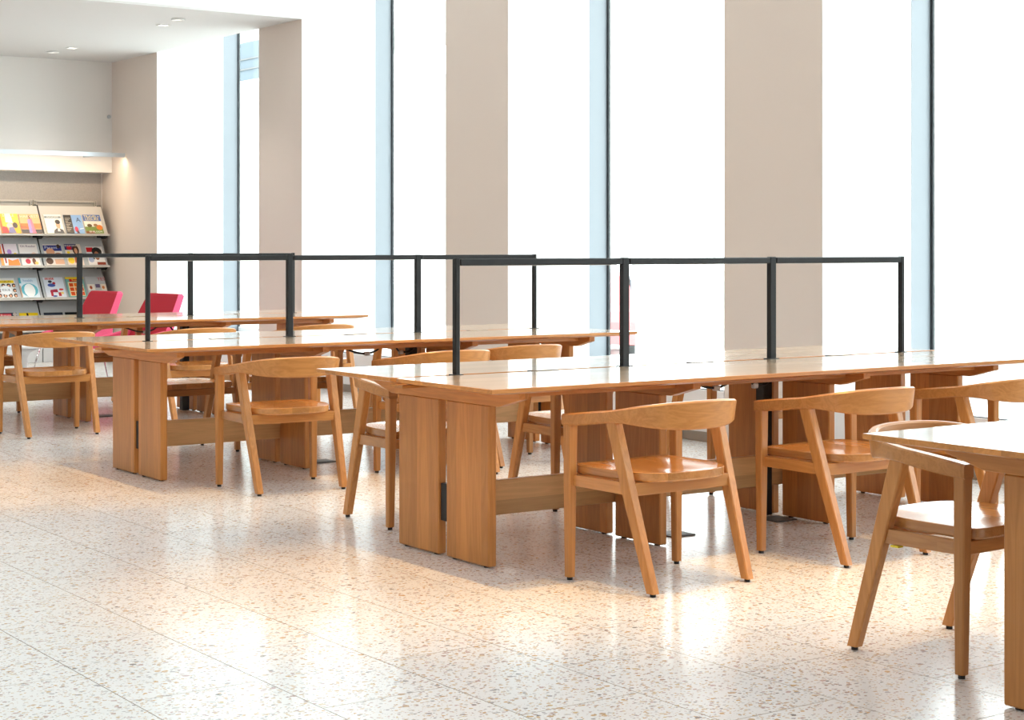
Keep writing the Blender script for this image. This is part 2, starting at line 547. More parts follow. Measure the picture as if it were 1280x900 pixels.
# window wall: piers, reveals, sills
PER, PW = 3.29, 0.867
Y0P = 7.345
piers = []
for i in range(-4, 3):
    piers.append((Y0P + PER * i, Y0P + PER * i + PW))
openings = []
for i in range(len(piers) - 1):
    openings.append((piers[i][1], piers[i + 1][0]))
openings.append((piers[-1][1], 17.202))
piers.append((17.202, Y_NICHE + .2))
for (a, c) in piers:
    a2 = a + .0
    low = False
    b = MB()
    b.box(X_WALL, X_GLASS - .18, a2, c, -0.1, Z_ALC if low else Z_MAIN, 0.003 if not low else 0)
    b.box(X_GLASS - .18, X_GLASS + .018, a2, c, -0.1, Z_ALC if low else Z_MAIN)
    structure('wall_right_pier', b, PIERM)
for n, (a, c) in enumerate(openings, 1):
    low = False
    top = Z_ALC if low else Z_MAIN - .25
    # sill ledge with a toe-kick
    b = MB()
    b.box(X_WALL, X_GLASS + .2, a + .001, c - .001, 0.065, SILL, 0.004, SILLM)
    b.box(X_WALL + .05, X_GLASS + .2, a + .001, c - .001, -0.1, 0.065, 0, KICK)
    b.box(X_WALL + .006, X_WALL + .03, a + .002, c - .002, SILL - .0005, SILL + .004, 0, GASKET)
    b.build('trim_%d' % (n + 1), None, None, 'structure')
    if not low:
        b = MB(); b.box(X_WALL, X_GLASS + .25, a, c, Z_MAIN - .25, Z_MAIN)
        structure('wall_right_lintel', b, WALLM)
    # window: reveal lining, blue mullion boxes, dark gasket lines, glass, bottom frame
    w = empty('window_%d' % n, (X_GLASS, (a + c) / 2, SILL)); w['kind'] = 'structure'
    def part(mb, nm, m):
        o = mb.build(nm, m, w)
        o.matrix_parent_inverse = Matrix.Translation(-Vector(w.location))
        return o
    for s, yy in ((-1, a), (1, c)):
        b = MB(); b.box(X_WALL + .774, X_GLASS - .006, min(yy, yy - s * .006), max(yy, yy - s * .006), SILL, top)
        part(b, 'mullion_cheek', BLUE)
        b = MB(); b.box(X_WALL + .002, X_WALL + .774, min(yy, yy - s * .004), max(yy, yy - s * .004), SILL, top)
        part(b, 'reveal_lining', JAMBM)
        b = MB(); b.box(X_GLASS - .005, X_GLASS + .016, min(yy - s * .0004, yy - s * .028), max(yy - s * .0004, yy - s * .028), SILL, top)
        part(b, 'gasket', GASKET)
    b = MB(); b.box(X_GLASS + .004, X_GLASS + .016, a + .029, c - .029, SILL + .05, top)
    part(b, 'pane', GLASS)
    b = MB(); b.box(X_GLASS - .01, X_GLASS + .04, a + .028, c - .028, SILL, SILL + .05, 0.004)
    part(b, 'bottom_rail', SILLM)
    # sky portal outside the pane
    area_light('portal', (X_GLASS + .06, (a + c) / 2, (SILL + top) / 2), (0, PI / 2, 0), top - SILL, c - a, 1, (1, 1, 1), True)

# ------------------------------------------------------------------ chair
def rect(cx, cy, z, w, d): return [(cx - w / 2, cy - d / 2, z), (cx + w / 2, cy - d / 2, z), (cx + w / 2, cy + d / 2, z), (cx - w / 2, cy + d / 2, z)]


def chamfered(cx, cy, z, w, d, c=0.004):
    x0, x1, y0, y1 = cx - w / 2, cx + w / 2, cy - d / 2, cy + d / 2
    return [(x0 + c, y0, z), (x1 - c, y0, z), (x1, y0 + c, z), (x1, y1 - c, z), (x1 - c, y1, z), (x0 + c, y1, z), (x0, y1 - c, z), (x0, y0 + c, z)]


def make_chair():
    root = empty('armchair')
    # front legs
    for s in (-1, 1):
        mb = MB()
        mb.loft([chamfered(s * .274, .205, .012, .031, .031), chamfered(s * .272, .206, .36, .038, .038), chamfered(s * .270, .207, .592, .041, .042)])
        leg = mb.build('leg', OAK_CH_Z, root)
        g = MB(); g.cyl((s * .274, .205), .011, .011, 0, .013, 10); g.build('glide', BLACK, leg)
        mb = MB()
        mb.loft([chamfered(s * .238, -.228, .012, .034, .040), chamfered(s * .250, -.115, .36, .038, .050), chamfered(s * .258, -.034, .618, .038, .056)])
        leg = mb.build('leg', OAK_CH_Z, root)
        g = MB(); g.cyl((s * .238, -.228), .011, .011, 0, .013, 10); g.build('glide', BLACK, leg)
    # arm and back in one sweep
    half = [  # x, y, z bottom, z top, thickness
        (.272, .229, .586, .630, .046), (.2725, .15, .592, .640, .043), (.273, .06, .602, .651, .040), (.271, -.02, .613, .660, .037),
        (.257, -.095, .617, .673, .034), (.218, -.158, .607, .686, .031), (.155, -.203, .598, .695, .028), (.078, -.227, .594, .699, .026), (0, -.234, .593, .700, .0255)]
    A = half + [(-x, y, a, t, th) for (x, y, a, t, th) in half[-2::-1]]
    path = catmull([(x, y, 0) for x, y, *_ in A], 4)
    prof = catmull([(a, t, th) for _, _, a, t, th in A], 4)
    rings = []
    for i, (p, q) in enumerate(zip(path, prof)):
        tg = (path[min(i + 1, len(path) - 1)] - path[max(i - 1, 0)]); tg.z = 0; tg.normalize()
        nrm = Vector((tg.y, -tg.x, 0))          # towards the inside or outside
        if nrm.dot(Vector((p.x, p.y - .12, 0))) < 0: nrm = -nrm
        a, t, th = q
        lean = 0.010 * max(0, min(1, (.1 - p.y) / .3))
        c = 0.006
        sec = [(-th / 2 + c, a), (th / 2 - c, a), (th / 2, a + c), (th / 2 + lean, t - c), (th / 2 - c + lean, t), (-th / 2 + c + lean, t), (-th / 2 + lean, t - c), (-th / 2, a + c)]
        rings.append([(p.x + nrm.x * u, p.y + nrm.y * u, v) for u, v in sec])
    mb = MB(); mb.loft(rings, None, False)
    arm = mb.build('backrest', OAK_CH_X, root)
    for pl in arm.data.polygons: pl.use_smooth = len(pl.vertices) == 4
    arm.data.set_sharp_from_angle(angle=math.radians(38))
    # seat: D shaped and dished
    def outline(n=40):
        pts = []
        for i in range(n):
            th = 2 * PI * i / n
            cx, sy = math.cos(th), math.sin(th)
            if sy >= 0:
                e = 0.18
                px = .242 * math.copysign(abs(cx) ** e, cx); py = .0 + .236 * abs(sy) ** e
            else:
                e = 0.74
                px = .242 * math.copysign(abs(cx) ** (e * .62), cx) * 0.985; py = -.208 * abs(sy) ** e
                px = .242 * math.copysign(abs(cx) ** .62, cx)
            if py < 0: px *= 1 - .07 * min(1, -py / .1)
            pts.append((px, py))
        return pts
    O = outline()
    def ring(f, z0, dish, y0=0.01):
        R = []
        for (px, py) in O:
            r = f
            zz = z0
            if dish:
                zz -= .013 * (1 - f ** 4) * (0.75 + 0.25 * math.cos(px * 26 * f))
            R.append((px * f, y0 + (py - y0) * f, zz))
        return R
    mb = MB()
    rings = [ring(.90, .399, 0), ring(.985, .403, 0), ring(1.0, .409, 0), ring(1.0, .4345, 0), ring(.993, .4365, 0), ring(.93, .437, 1), ring(.8, .437, 1), ring(.6, .437, 1), ring(.4, .437, 1), ring(.2, .437, 1), ring(.04, .437, 1)]
    mb.loft(rings, None, False)
    seat = mb.build('seat', OAK_CH_Y, root)
    for pl in seat.data.polygons: pl.use_smooth = True
    seat.data.set_sharp_from_angle(angle=math.radians(24))
    # rails
    mb = MB(); mb.box(-.238, .238, -.130, -.106, .352, .4, .002); mb.build('rail', OAK_CH_X, root)
    mb = MB(); mb.box(-.256, .256, .195, .217, .36, .4, .002); mb.build('rail', OAK_CH_X, root)
    for s in (-1, 1):
        mb = MB()
        mb.loft([[(s * (.238 + dx), -.10, z) for dx, z in ((0, .355), (.022, .355), (.022, .4), (0, .4))],
                 [(s * (.250 + dx), .192, z) for dx, z in ((0, .36), (.022, .36), (.022, .4), (0, .4))]])
        mb.build('rail', OAK_CH_Y, root)
    return root


G_N = 'oak armchairs on the near sides of the tables'
chairs = [
    # x, y, rotation (deg), label
    (4.201, 5.025, 2.0, 'oak armchair in the foreground centre with its curved back to us, before the front table'),
    (5.190, 5.025, 2.0, 'oak armchair with its back to us, under the second bay of the front table'),
    (6.128, 5.03, 1.5, 'oak armchair partly cut by the right edge, at the window end of the front table'),
    (4.192, 8.095, -2.5, 'oak armchair with its back to us, at the left end of the middle table'),
    (5.170, 8.115, 0.5, 'oak armchair whose back shows over the front table just left of its first black post'),
    (5.815, 8.31, 0.0, 'oak armchair whose back shows over the front table just right of its first black post'),
    (4.105, 11.335, 2.0, 'oak armchair at the left edge of the picture, before the far table'),
    (5.143, 11.30, 0.0, 'oak armchair whose back rises behind the middle table, left of its second post'),
    (6.112, 11.30, -1.0, 'oak armchair whose back rises behind the middle table, right of its second post'),
    (4.225, 6.815, 181.0, 'oak armchair seen from the side, behind the left end of the front table'),
    (5.146, 6.81, 180.0, 'oak armchair facing us behind the front table, seen between its first two leg pairs'),
    (6.137, 6.81, 180.0, 'oak armchair behind the front table, only its back tip showing at the window end'),
    (4.225, 3.588, 183.5, 'oak armchair nearest the camera, tucked under the corner table at lower right'),
    (4.420, 9.88, 180.0, 'oak armchair behind the left end of the middle table, facing us'),
    (5.150, 9.90, 181.0, 'oak armchair behind the middle of the middle table, facing us'),
    (6.120, 9.90, 179.0, 'oak armchair behind the window end of the middle table, facing us'),
    (4.150, 13.10, 180.0, 'oak armchair behind the far table, its legs seen left of the middle table'),
    (5.120, 13.10, 180.0, 'oak armchair behind the middle of the far table, facing us'),
]
proto = make_chair()
for i, (x, y, r, lab) in enumerate(chairs):
    c = proto if i == 0 else copy_tree(proto)
    c.location = (x, y, 0)
    c.rotation_euler = (0, 0, math.radians(r))
    tag(c, lab, 'chair', 'oak armchairs at the reading tables')
    if i == 12: near_chair = c
mb = MB(); mb.box(.2475, .2715, -.06, -.03, .349, .3545, 0)
o = mb.build('sticker', YELLOW, near_chair); o['label'] = 'yellow sticker under the seat rail'

# ------------------------------------------------------------------ reading tables
XL, XR, HW, HWF, ZT = -0.300, 2.94, 0.70, 0.645, 0.74
LEGX = (-.068, .806, 1.806, 2.680)
POSTX = (0.0, .884, 1.768, 2.652)


def top_half(s):
    """half of the tabletop with an undercut edge; s=-1 near half"""
    y0, y1 = (-HW, -.022) if s < 0 else (.022, HWF)
    def rg(x0, x1, ya, yb, z): return [(x0, ya, z), (x1, ya, z), (x1, yb, z), (x0, yb, z)]
    e = .06
    ya = y0 + (e if s < 0 else 0); yb = y1 - (e if s > 0 else 0)
    mb = MB()
    mb.loft([rg(XL + e, XR - e, ya, yb, .7125), rg(XL, XR, y0, y1, .7245), rg(XL, XR, y0, y1, .7385), rg(XL + .0015, XR - .0015, y0 + .0015, y1 - .0015, ZT)])
    return mb


def make_table():
    root = empty('reading_table')
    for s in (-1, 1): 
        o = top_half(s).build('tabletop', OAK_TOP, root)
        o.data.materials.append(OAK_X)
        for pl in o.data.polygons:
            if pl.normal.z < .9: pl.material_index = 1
    mb = MB(); mb.box(XL + .012, XR - .012, -.05, .05, .7, .7124); mb.build('spine', OAK_X, root)
    T = .04
    for lx in LEGX:
        for s in (-1, 1):
            mb = MB()
            ya, yb = (-.335, -.03) if s < 0 else (.03, .343)
            mb.box(lx, lx + T, ya, yb, .006, .642, .0045)
            p = mb.build('leg_panel', OAK_Z, root)
            for yy in (ya + .04, yb - .04):
                g = MB(); g.cyl((lx + T / 2, yy), .012, .012, 0, .0065, 10); g.build('glide', BLACK, p)
        mb = MB()
        mb.prism([(-.55, .7124), (-.55, .680), (-.405, .642), (.405, .642), (.55, .680), (.55, .7124)], 0, lx - .001, lx + T + .001, .002)
        mb.build('crossbeam', OAK_Y, root)
    for i in range(3):
        for s in (-1, 1):
            mb = MB(); mb.box(LEGX[i] + T + .002, LEGX[i + 1] - .002, s * .43 - .012, s * .43 + .012, .678, .7124, .002)
            mb.build('apron_rail', OAK_X, root)
    mb = MB(); mb.box(-.02, 2.675, -.016, .016, .148, .293, .003); mb.build('stretcher', OAK_GREY, root)
    for lx in (LEGX[0], LEGX[3]):
        mb = MB(); mb.box(lx + .012, lx + T - .004, -.029, .029, .144, .297); mb.build('stretcher_bracket', BLACK, root)
    # cable riser, socket tray and cables under the top
    mb = MB(); mb.box(1.692, 1.748, -.028, .028, .012, .70, .004); mb.build('cable_riser', BLACK, root)
    mb = MB(); mb.box(1.45, 1.60, -.06, -.01, .655, .6995, .004); mb.build('socket_strip', BLACK, root)
    mb = MB()
    mb.tube(catmull([(1.12, -.05, .70), (1.2, -.05, .67), (1.3, -.05, .635), (1.38, -.05, .625), (1.44, -.05, .64), (1.47, -.05, .66)], 5), .006)
    mb.build('cable', BLACK, root)
    mb = MB()
    mb.tube(catmull([(1.58, -.05, .66), (1.60, -.05, .635), (1.645, -.05, .625), (1.69, -.05, .632), (1.73, -.03, .665)], 5), .006)
    mb.build('cable', BLACK, root)
    for (x, dx) in ((1.36, .035), (1.60, .03)):
        mb = MB(); mb.box(x, x + dx, -.062, -.038, .612, .636, .004); o = mb.build('cable_clip', WHITEM, root)
    # lamp frame: posts and bars
    for i, px in enumerate(POSTX):
        w = .011 if i in (0, 3) else .019
        mb = MB(); mb.box(px - w, px + w, -.014, .014, .7125, 1.219, .003)
        p = mb.build('post', STEEL, root)
        g = MB(); g.box(px - w - .012, px + w + .012, -.0215, .0215, .7125, .7425, .001); g.build('base_plate', STEEL, p)
        if i < 3:
            w2 = .011 if i + 1 == 3 else .019
            g = MB(); g.box(px + w + .001, POSTX[i + 1] - w2 - .001, -.016, .016, 1.188, 1.2165, .003)
            bar = g.build('light_bar', STEEL, root)
            g = MB(); g.box(px + w + .03, POSTX[i + 1] - w2 - .03, -.009, .009, 1.186, 1.1885); g.build('diffuser', WHITEM, bar)
    # flush power lids in the middle of every bay
    for px in POSTX[:3]:
        m_ = px + .442
        mb = MB(); mb.box(m_ - .068, m_ + .068, -.0215, .0215, .7125, .7412, .0008); l = mb.build('power_lid', STEEL, root)
        g = MB(); g.box(m_ - .064, m_ + .066, -.017, .0205, .7408, .7434, .0008); g.build('lid_cover', OAK_TOP, l)
    return root


tproto = make_table()
for i, (x, y, lab) in enumerate((
        (3.853, 5.908, 'long oak reading table at the front, its leg panels nearest the middle of the picture'),
        (3.816, 8.996, 'long oak reading table in the middle, between the front table and the far one'),
        (3.768, 12.229, 'long oak reading table farthest back, before the pink chairs'),
        (3.878, 2.748, 'oak reading table of which only a corner shows at the lower right edge'))):
    t = tproto if i == 0 else copy_tree(tproto)
    t.location = (x, y, 0)
    tag(t, lab, 'table', 'long oak reading tables')

# flat floor boxes under the tables
first = None
for (x, y, lab) in ((4.915, 5.775, 'flat metal floor box under the front table near its second leg pair'),
                    (5.575, 5.82, 'flat metal floor box at the foot of the black riser under the front table'),
                    (4.875, 8.93, 'flat metal floor box under the middle table'),
                    (4.86, 12.27, 'flat metal floor box under the far table')):
    mb = MB(); mb.box(-.065, .065, -.065, .065, 0.0002, .006, .0015, FBOX); mb.box(-.05, .05, -.05, .05, .0055, .0068, 0, FBOX)
    o = mb.build('floor_box', None); o.location = (x, y, 0)
    tag(o, lab, 'floor box', 'floor boxes under the tables')

# grey outlet box in the toe-kick under the window ledge
mb = MB(); mb.box(-.02, .04, -.045, .045, 0.001, .062, .003)
o = mb.build('outlet_box', GREYBOX); o.location = (7.41, 8.72, 0)
tag(o, 'small grey outlet box on the floor below the window ledge', 'outlet')

# ------------------------------------------------------------------ alcove: shelf light, lamps, sensor
sl = empty('shelf_light', (4.55, 18.06, 2.25), 0, 'long slim aluminium light bar above the magazine racks', 'lamp')
def rel(mb, nm, m, root):
    o = mb.build(nm, m, root); o.matrix_parent_inverse = Matrix.Translation(-Vector(root.location)); return o
mb = MB(); mb.prism([(18.035, 2.305), (18.035, 2.258), (18.041, 2.258), (18.041, 2.298), (18.099, 2.298), (18.099, 2.268), (18.105, 2.268), (18.105, 2.305)], 0, 1.7, 7.385); rel(mb, 'housing', ALU, sl)
mb = MB(); mb.box(1.75, 7.36, 18.052, 18.088, 2.288, 2.2975); rel(mb, 'light_strip', mat('led_strip', (1, .9, .7), .5, emit=(1.0, .76, .48), estr=4), sl)
for x in (2.3, 4.7, 7.08):
    mb = MB(); mb.box(x - .02, x + .02, 18.10, Y_BACK, 2.268, 2.283); rel(mb, 'bracket', ALU, sl)
for n, (x, y, rnd) in enumerate(((6.47, 14.56, 1), (6.53, 15.03, 0), (6.46, 17.75, 1), (6.5, 17.3, 0))):
    lab = ['round trimmed downlight nearest us in the alcove ceiling', 'small square downlight beside the near round one in the alcove ceiling',
           'round trimmed downlight at the back of the alcove ceiling', 'small square downlight at the back of the alcove ceiling'][n]
    root = empty('ceiling_downlight', (x, y, Z_ALC), 0, lab, 'lamp', 'alcove ceiling downlights')
    if rnd:
        mb = MB(); mb.lathe((0, 0), [(.062, -.0005), (.062, -.014), (.05, -.016), (.05, -.006), (.049, -.0005)]); mb.build('trim_ring', TRIMM, root)
        mb = MB(); mb.cyl((0, 0), .0485, .0485, -.006, -.0008, 20); mb.build('lens', LENS, root)
    else:
        mb = MB()
        for (a, b_, c_, d_) in ((-.05, .05, -.05, -.04), (-.05, .05, .04, .05), (-.05, -.04, -.04, .04), (.04, .05, -.04, .04)):
            mb.box(a, b_, c_, d_, -.008, -.0005)
        mb.build('trim_ring', TRIMM, root)
        mb = MB(); mb.box(-.0395, .0395, -.0395, .0395, -.006, -.0008); mb.build('lens', LENS, root)
mb = MB(); mb.lathe((0, 0), [(.022, 0), (.022, .012), (.012, .02), (.002, .021)], 14)
o = mb.build('wall_sensor', GREYBOX); o.location = (7.362, Y_BACK - .0003, 2.733); o.rotation_euler = (PI / 2, 0, 0)
tag(o, 'tiny round grey sensor high on the alcove back wall', 'sensor')

# ------------------------------------------------------------------ magazine racks
UW = .742
LIP_Z = (1.405, 1.055, .703, .352)
Y_LIP, Y_TOP = 18.345, 18.56
SL_H = .315


def make_rack(x0):
    root = empty('magazine_rack', (x0, Y_NICHE - .013, 0))
    def R(mb, nm, m, p=None):
        o = mb.build(nm, m, p or root)
        if p is None: o.matrix_parent_inverse = Matrix.Translation(-Vector(root.location))
        return o
    for xx in (x0 + .004, x0 + UW - .034):
        mb = MB(); mb.box(xx, xx + .03, Y_NICHE - .055, Y_NICHE - .0135, 0, 1.79, .002); u = R(mb, 'upright', RACK)
        g = MB()
        for k in range(3): g.box(xx + .009, xx + .021, Y_NICHE - .0565, Y_NICHE - .0545, 1.735 + k * .018, 1.744 + k * .018)
        g.build('slot', RACKB, u)
    mb = MB(); mb.box(x0 + .035, x0 + UW - .035, Y_NICHE - .05, Y_NICHE - .02, 1.765, 1.79, .002); R(mb, 'top_rail', RACK)
    mb = MB(); mb.box(x0 + .035, x0 + UW - .035, Y_NICHE - .03, Y_NICHE - .02, 1.0, 1.764); R(mb, 'back_panel', RACK)
    for r, z in enumerate(LIP_Z):
        m_ = RACK if r == 0 else RACKG  # top shelf takes the warm-lit colour, lower ones stay grey
        mb = MB()
        t = .012
        mb.prism([(Y_LIP, z + .004), (Y_TOP, z + SL_H), (Y_TOP + t, z + SL_H), (Y_LIP + t + .01, z - .006)], 0, x0 + .007, x0 + UW - .007)
        s = R(mb, 'shelf', m_)
        mb = MB(); mb.box(x0 + .002, x0 + UW - .002, Y_LIP - .045, Y_LIP + .012, z - .016, z + .006, .003); mb.build('lip', RACK, s)
        for xx in (x0 + .0005, x0 + UW - .0065):
            mb = MB(); mb.prism([(Y_LIP + .01, z - .016), (Y_TOP + .005, z + SL_H + .012), (Y_NICHE - .056, z + SL_H + .012), (Y_NICHE - .056, z - .05), (Y_LIP + .09, z - .05)], 0, xx, xx + .006)
            R(mb, 'end_bracket', RACKB)
    mb = MB(); mb.box(x0 + .004, x0 + UW - .004, Y_LIP + .03, Y_NICHE - .06, 0.0, .17, .003); R(mb, 'base', WHITEM)
    return root


XU2 = 6.575
racks = [(XU2, 'metal magazine rack at the right end of the niche, beside the side wall'), (XU2 - UW - .003, 'metal magazine rack cut by the left edge of the picture')]
for (x0, lab) in racks:
    tag(make_rack(x0), lab, 'magazine rack', 'magazine racks in the niche')

# magazines: a cover is drawn as flat printed patches on a thin booklet
SLOPE = math.atan2(SL_H - .004, Y_TOP - Y_LIP)
FONT_CACHE = {}
pm = {}


def pcol(c):
    if c not in pm:
        pm[c] = mat('print_%02x%02x%02x' % tuple(int(255 * v) for v in c), tuple(v ** 2.2 for v in c), 0.3)
    return pm[c]


def text_mesh(txt, size, m, sx=1.0):
    cu = bpy.data.curves.new('title', 'FONT')
    cu.body = txt; cu.size = size; cu.align_x = 'CENTER'; cu.resolution_u = 2
    to = bpy.data.objects.new('title', cu)
    COL.objects.link(to)
    bpy.context.view_layer.update()
    me = bpy.data.meshes.new_from_object(to)
    bpy.data.objects.remove(to)
    me.materials.clear(); me.materials.append(m)
    for v in me.vertices: v.co.x *= sx
    return me


def ell(cx, cy, rx, ry, n=14): return [(cx + rx * math.cos(2 * PI * i / n), cy + ry * math.sin(2 * PI * i / n)) for i in range(n)]


def magazine(x, row, w, h, base, patches, titles, lab, dy=0.0):
    z = LIP_Z[row]
    if row == 1: h *= 1.10
    root = empty('magazine', (x, Y_LIP - .0035 + dy, z + .0075))
    root.rotation_euler = (SLOPE, 0, random.uniform(-.01, .01))
    tag(root, lab, 'magazine', 'magazines facing out on the racks')
    mb = MB(); mb.box(-w / 2, w / 2, 0, h, .001, .007, .0006); mb.build('pages', pcol(base), root)
    mb = MB()
    for k, (c, poly) in enumerate(patches):
        mb.quad([(max(-w / 2, min(w / 2, (u - .5) * w)), max(0, min(h, v * h)), .0074 + .00006 * k) for u, v in poly], pcol(c))
    if patches: mb.build('cover_print', None, root)
    else: mb.bm.free()
    for (txt, u, v, size, c, sx) in titles:
        me = text_mesh(txt, size, pcol(c), sx)
        o = bpy.data.objects.new('title', me); COL.objects.link(o); o.parent = root
        o.location = ((u - .5) * w, v * h, .0079 + .00006 * len(patches))


def R4(x0, y0, x1, y1): return [(x0, y0), (x1, y0), (x1, y1), (x0, y1)]


def mx(px):        # picture column -> x on the rack face
    y = Y_LIP
    m = (px - 640) / FPX
    return y * (math.sin(PSI) + m * math.cos(PSI)) / (math.cos(PSI) - m * math.sin(PSI))


W, K = (.96, .95, .93), (.09, .09, .10)
SK, RED, ORG, YEL, BLU, TEAL = (.86, .62, .48), (.80, .13, .16), (.94, .50, .20), (.96, .82, .20), (.25, .33, .62), (.45, .74, .78)
mg = magazine
mg(mx(14.5), 0, .212, .258, (.97, .72, .22), [((.93, .42, .18), R4(0, 0, .1, 1)), ((.98, .93, .84), [(.3, .55), (.7, .5), (.62, 1), (.32, 1)]), ((.72, .10, .16), [(.05, 0), (.4, 0), (.33, .3), (.05, .36)]),
   ((.90, .72, .70), ell(.48, .38, .16, .14)), ((.42, .42, .62), [(.36, 0), (.75, 0), (.66, .32), (.42, .28)]), ((.16, .13, .15), ell(.76, .4, .13, .15)), ((.96, .80, .30), [(.66, .55), (1, .55), (1, 1), (.66, 1)])],
   [('STYLE', .5, .84, .05, (1, .9, .8), 1.0)], 'orange and yellow magazine with a red corner, leftmost in the top row')
mg(mx(40.5), 0, .225, .258, (.97, .70, .50), [((.96, .46, .22), R4(0, .22, 1, .5)), ((.86, .36, .22), [(0, .22), (.4, .22), (.25, .34), (0, .4)]), ((.20, .20, .24), R4(0, 0, 1, .2)), ((.62, .55, .78), [(.36, 0), (.52, 0), (.54, .72), (.38, .72)]),
   ((.92, .45, .55), [(.52, 0), (.70, 0), (.60, .75), (.52, .75)]), ((.45, .28, .20), ell(.5, .84, .06, .1))], [('HARVEST', .5, .80, .05, (1, .88, .78), 1.0)],
   'orange sunset magazine with a figure in a lilac dress, top row')
mg(mx(70), 0, .195, .255, (.95, .93, .88), [((.45, .50, .52), R4(.02, .80, .98, .9)), ((.24, .26, .30), [(.38, 0), (1, 0), (.96, .18), (.78, .26), (.6, .26), (.44, .16)]), (SK, ell(.72, .42, .13, .19)), ((.10, .10, .11), ell(.73, .6, .15, .12)), ((.85, .85, .85), [(.62, .1), (.8, .1), (.76, .26), (.66, .26)])],
   [('MAGAZINE', .5, .82, .026, (.9, .93, .93), 1.0)], 'white magazine with a man in a dark jacket on its cover, top row')
mg(mx(95), 0, .205, .250, (.52, .68, .87), [((.10, .10, .10), R4(0, 0, .42, 1)), ((.82, .10, .30), ell(.58, .22, .10, .15)), ((.35, .10, .16), [(.56, 0), (.72, 0), (.66, .16), (.58, .16)]), ((.80, .87, .94), [(.74, .2), (1, .26), (1, .3), (.8, .28)])] +
   [((.75, .73, .68), R4(.05, .12 + .085 * i, .2 + .15 * ((i * 7) % 3) / 2, .145 + .085 * i)) for i in range(9)], [('A', .78, .62, .085, (.12, .20, .36), .9)], 'magazine half black, half sky blue with a red figure, top row')
mg(mx(119), 0, .205, .255, (.93, .90, .84), [((.30, .42, .68), R4(0, .66, 1, 1)), ((.46, .55, .25), R4(0, 0, 1, .36)), ((.86, .48, .20), ell(.82, .32, .18, .14)), ((.38, .30, .14), ell(.28, .42, .14, .09)), ((.60, .46, .30), ell(.62, .44, .12, .08)), ((.55, .32, .12), R4(.0, .0, .5, .12))],
   [('TRAVEL+', .5, .84, .045, (.97, .90, .55), 1.0), ('LEISURE', .5, .70, .045, (.97, .90, .55), 1.0), ('IN BLOOM', .55, .05, .032, (.98, .97, .95), 1.0)], 'travel magazine with a blue header and a garden view, rightmost in the top row')
mg(mx(14), 1, .205, .258, (.93, .88, .90), [((.95, .60, .30), R4(0, 0, .15, 1)), ((.60, .16, .20), R4(.22, .1, .3, 1)), ((.72, .55, .80), ell(.55, .62, .12, .12)), (ORG, [(.35, 0), (1, 0), (.95, .3), (.6, .22), (.4, .3)]), (YEL, ell(.84, .5, .1, .08)), ((.95, .72, .60), ell(.6, .45, .14, .08))], [], 'magazine with an orange, white and violet collage, left in the second row')
mg(mx(39.5), 1, .205, .258, (.95, .91, .89), [((.85, .30, .30), ell(.45, .42, .3, .1)), ((.80, .22, .30), ell(.35, .18, .14, .12)), ((.45, .28, .20), ell(.68, .18, .1, .15)), ((.96, .80, .72), ell(.75, .5, .14, .1)), ((.93, .75, .40), ell(.8, .1, .1, .07))],
   [('Oh Reader', .5, .84, .038, (.45, .22, .40), 1.0)], 'white magazine titled Oh Reader with red drawings, second row')
mg(mx(70), 1, .205, .252, (.92, .88, .85), [((.16, .20, .48), R4(0, .68, 1, .95)), (SK, ell(.35, .62, .24, .2)), ((.75, .50, .36), ell(.75, .5, .2, .1)), ((.30, .20, .16), ell(.2, .2, .2, .16)), ((.94, .76, .30), R4(.5, .45, 1, .52)), ((.25, .18, .15), ell(.85, .9, .1, .1)), ((.85, .66, .54), R4(.5, .05, 1, .28))],
   [('Parent', .42, .78, .055, (.88, .90, .98), 1.0)], 'magazine with a blue title and a smiling baby, second row')
mg(mx(95.5), 1, .185, .255, (.92, .86, .80), [((.20, .20, .42), R4(0, .72, .75, 1)), ((.84, .16, .20), ell(.28, .82, .16, .1)), (YEL, ell(.25, .22, .2, .16)), (YEL, ell(.18, .6, .1, .06)), ((.30, .16, .10), ell(.66, .72, .2, .24)), (SK, ell(.66, .68, .1, .14)), ((.80, .42, .22), [(.45, .1), (.75, .1), (.8, .5), (.5, .5)])],
   [('WOMAN', .38, .88, .034, W, 1.0)], 'magazine with a red spot and a long-haired woman, second row')
mg(mx(122), 1, .195, .225, (.93, .92, .91), [(RED, [(.03, .7), (.5, .7), (.42, .95), (.03, .95)]), ((.14, .12, .12), ell(.62, .72, .3, .24)), ((.66, .42, .30), ell(.58, .5, .15, .24)), ((.10, .09, .09), [(.3, .3), (.42, .3), (.4, .6), (.32, .6)]), ((.70, .74, .84), ell(.2, .28, .16, .16)), ((.55, .25, .18), R4(.5, 0, 1, .15))],
   [('NEW', .3, .06, .035, W, 1.0)], 'white magazine with a red title and a dark-haired woman, right in the second row')
mg(mx(10.5), 2, .205, .258, (.88, .87, .86), [((.10, .10, .10), ell(.08 + .28 * (i % 4), .12 + .25 * (i // 4), .11, .1)) for i in range(12)] + [(SK, ell(.08 + .28 * (i % 4), .10 + .25 * (i // 4), .06, .06)) for i in range(12)] + [(YEL, R4(0, .74, .95, .88)), ((.95, .95, .95), ell(.45, .38, .3, .24))],
   [('FORUM', .5, .76, .036, (.2, .2, .18), 1.0), ('ISSUE', .45, .34, .04, (.3, .3, .32), 1.0)], 'black and white magazine of portraits with a yellow band, third row')
mg(mx(39), 2, .205, .258, (.85, .90, .93), [((.40, .72, .78), ell(.5, .38, .46, .34)), ((.97, .97, .96), ell(.5, .36, .3, .34)), ((.35, .68, .74), R4(0, .72, .12, 1)), ((.85, .66, .52), R4(0, .02, .06, .6))], [('health', .5, .80, .045, (.45, .62, .78), 1.0)], 'pale teal magazine with a white oval, third row')
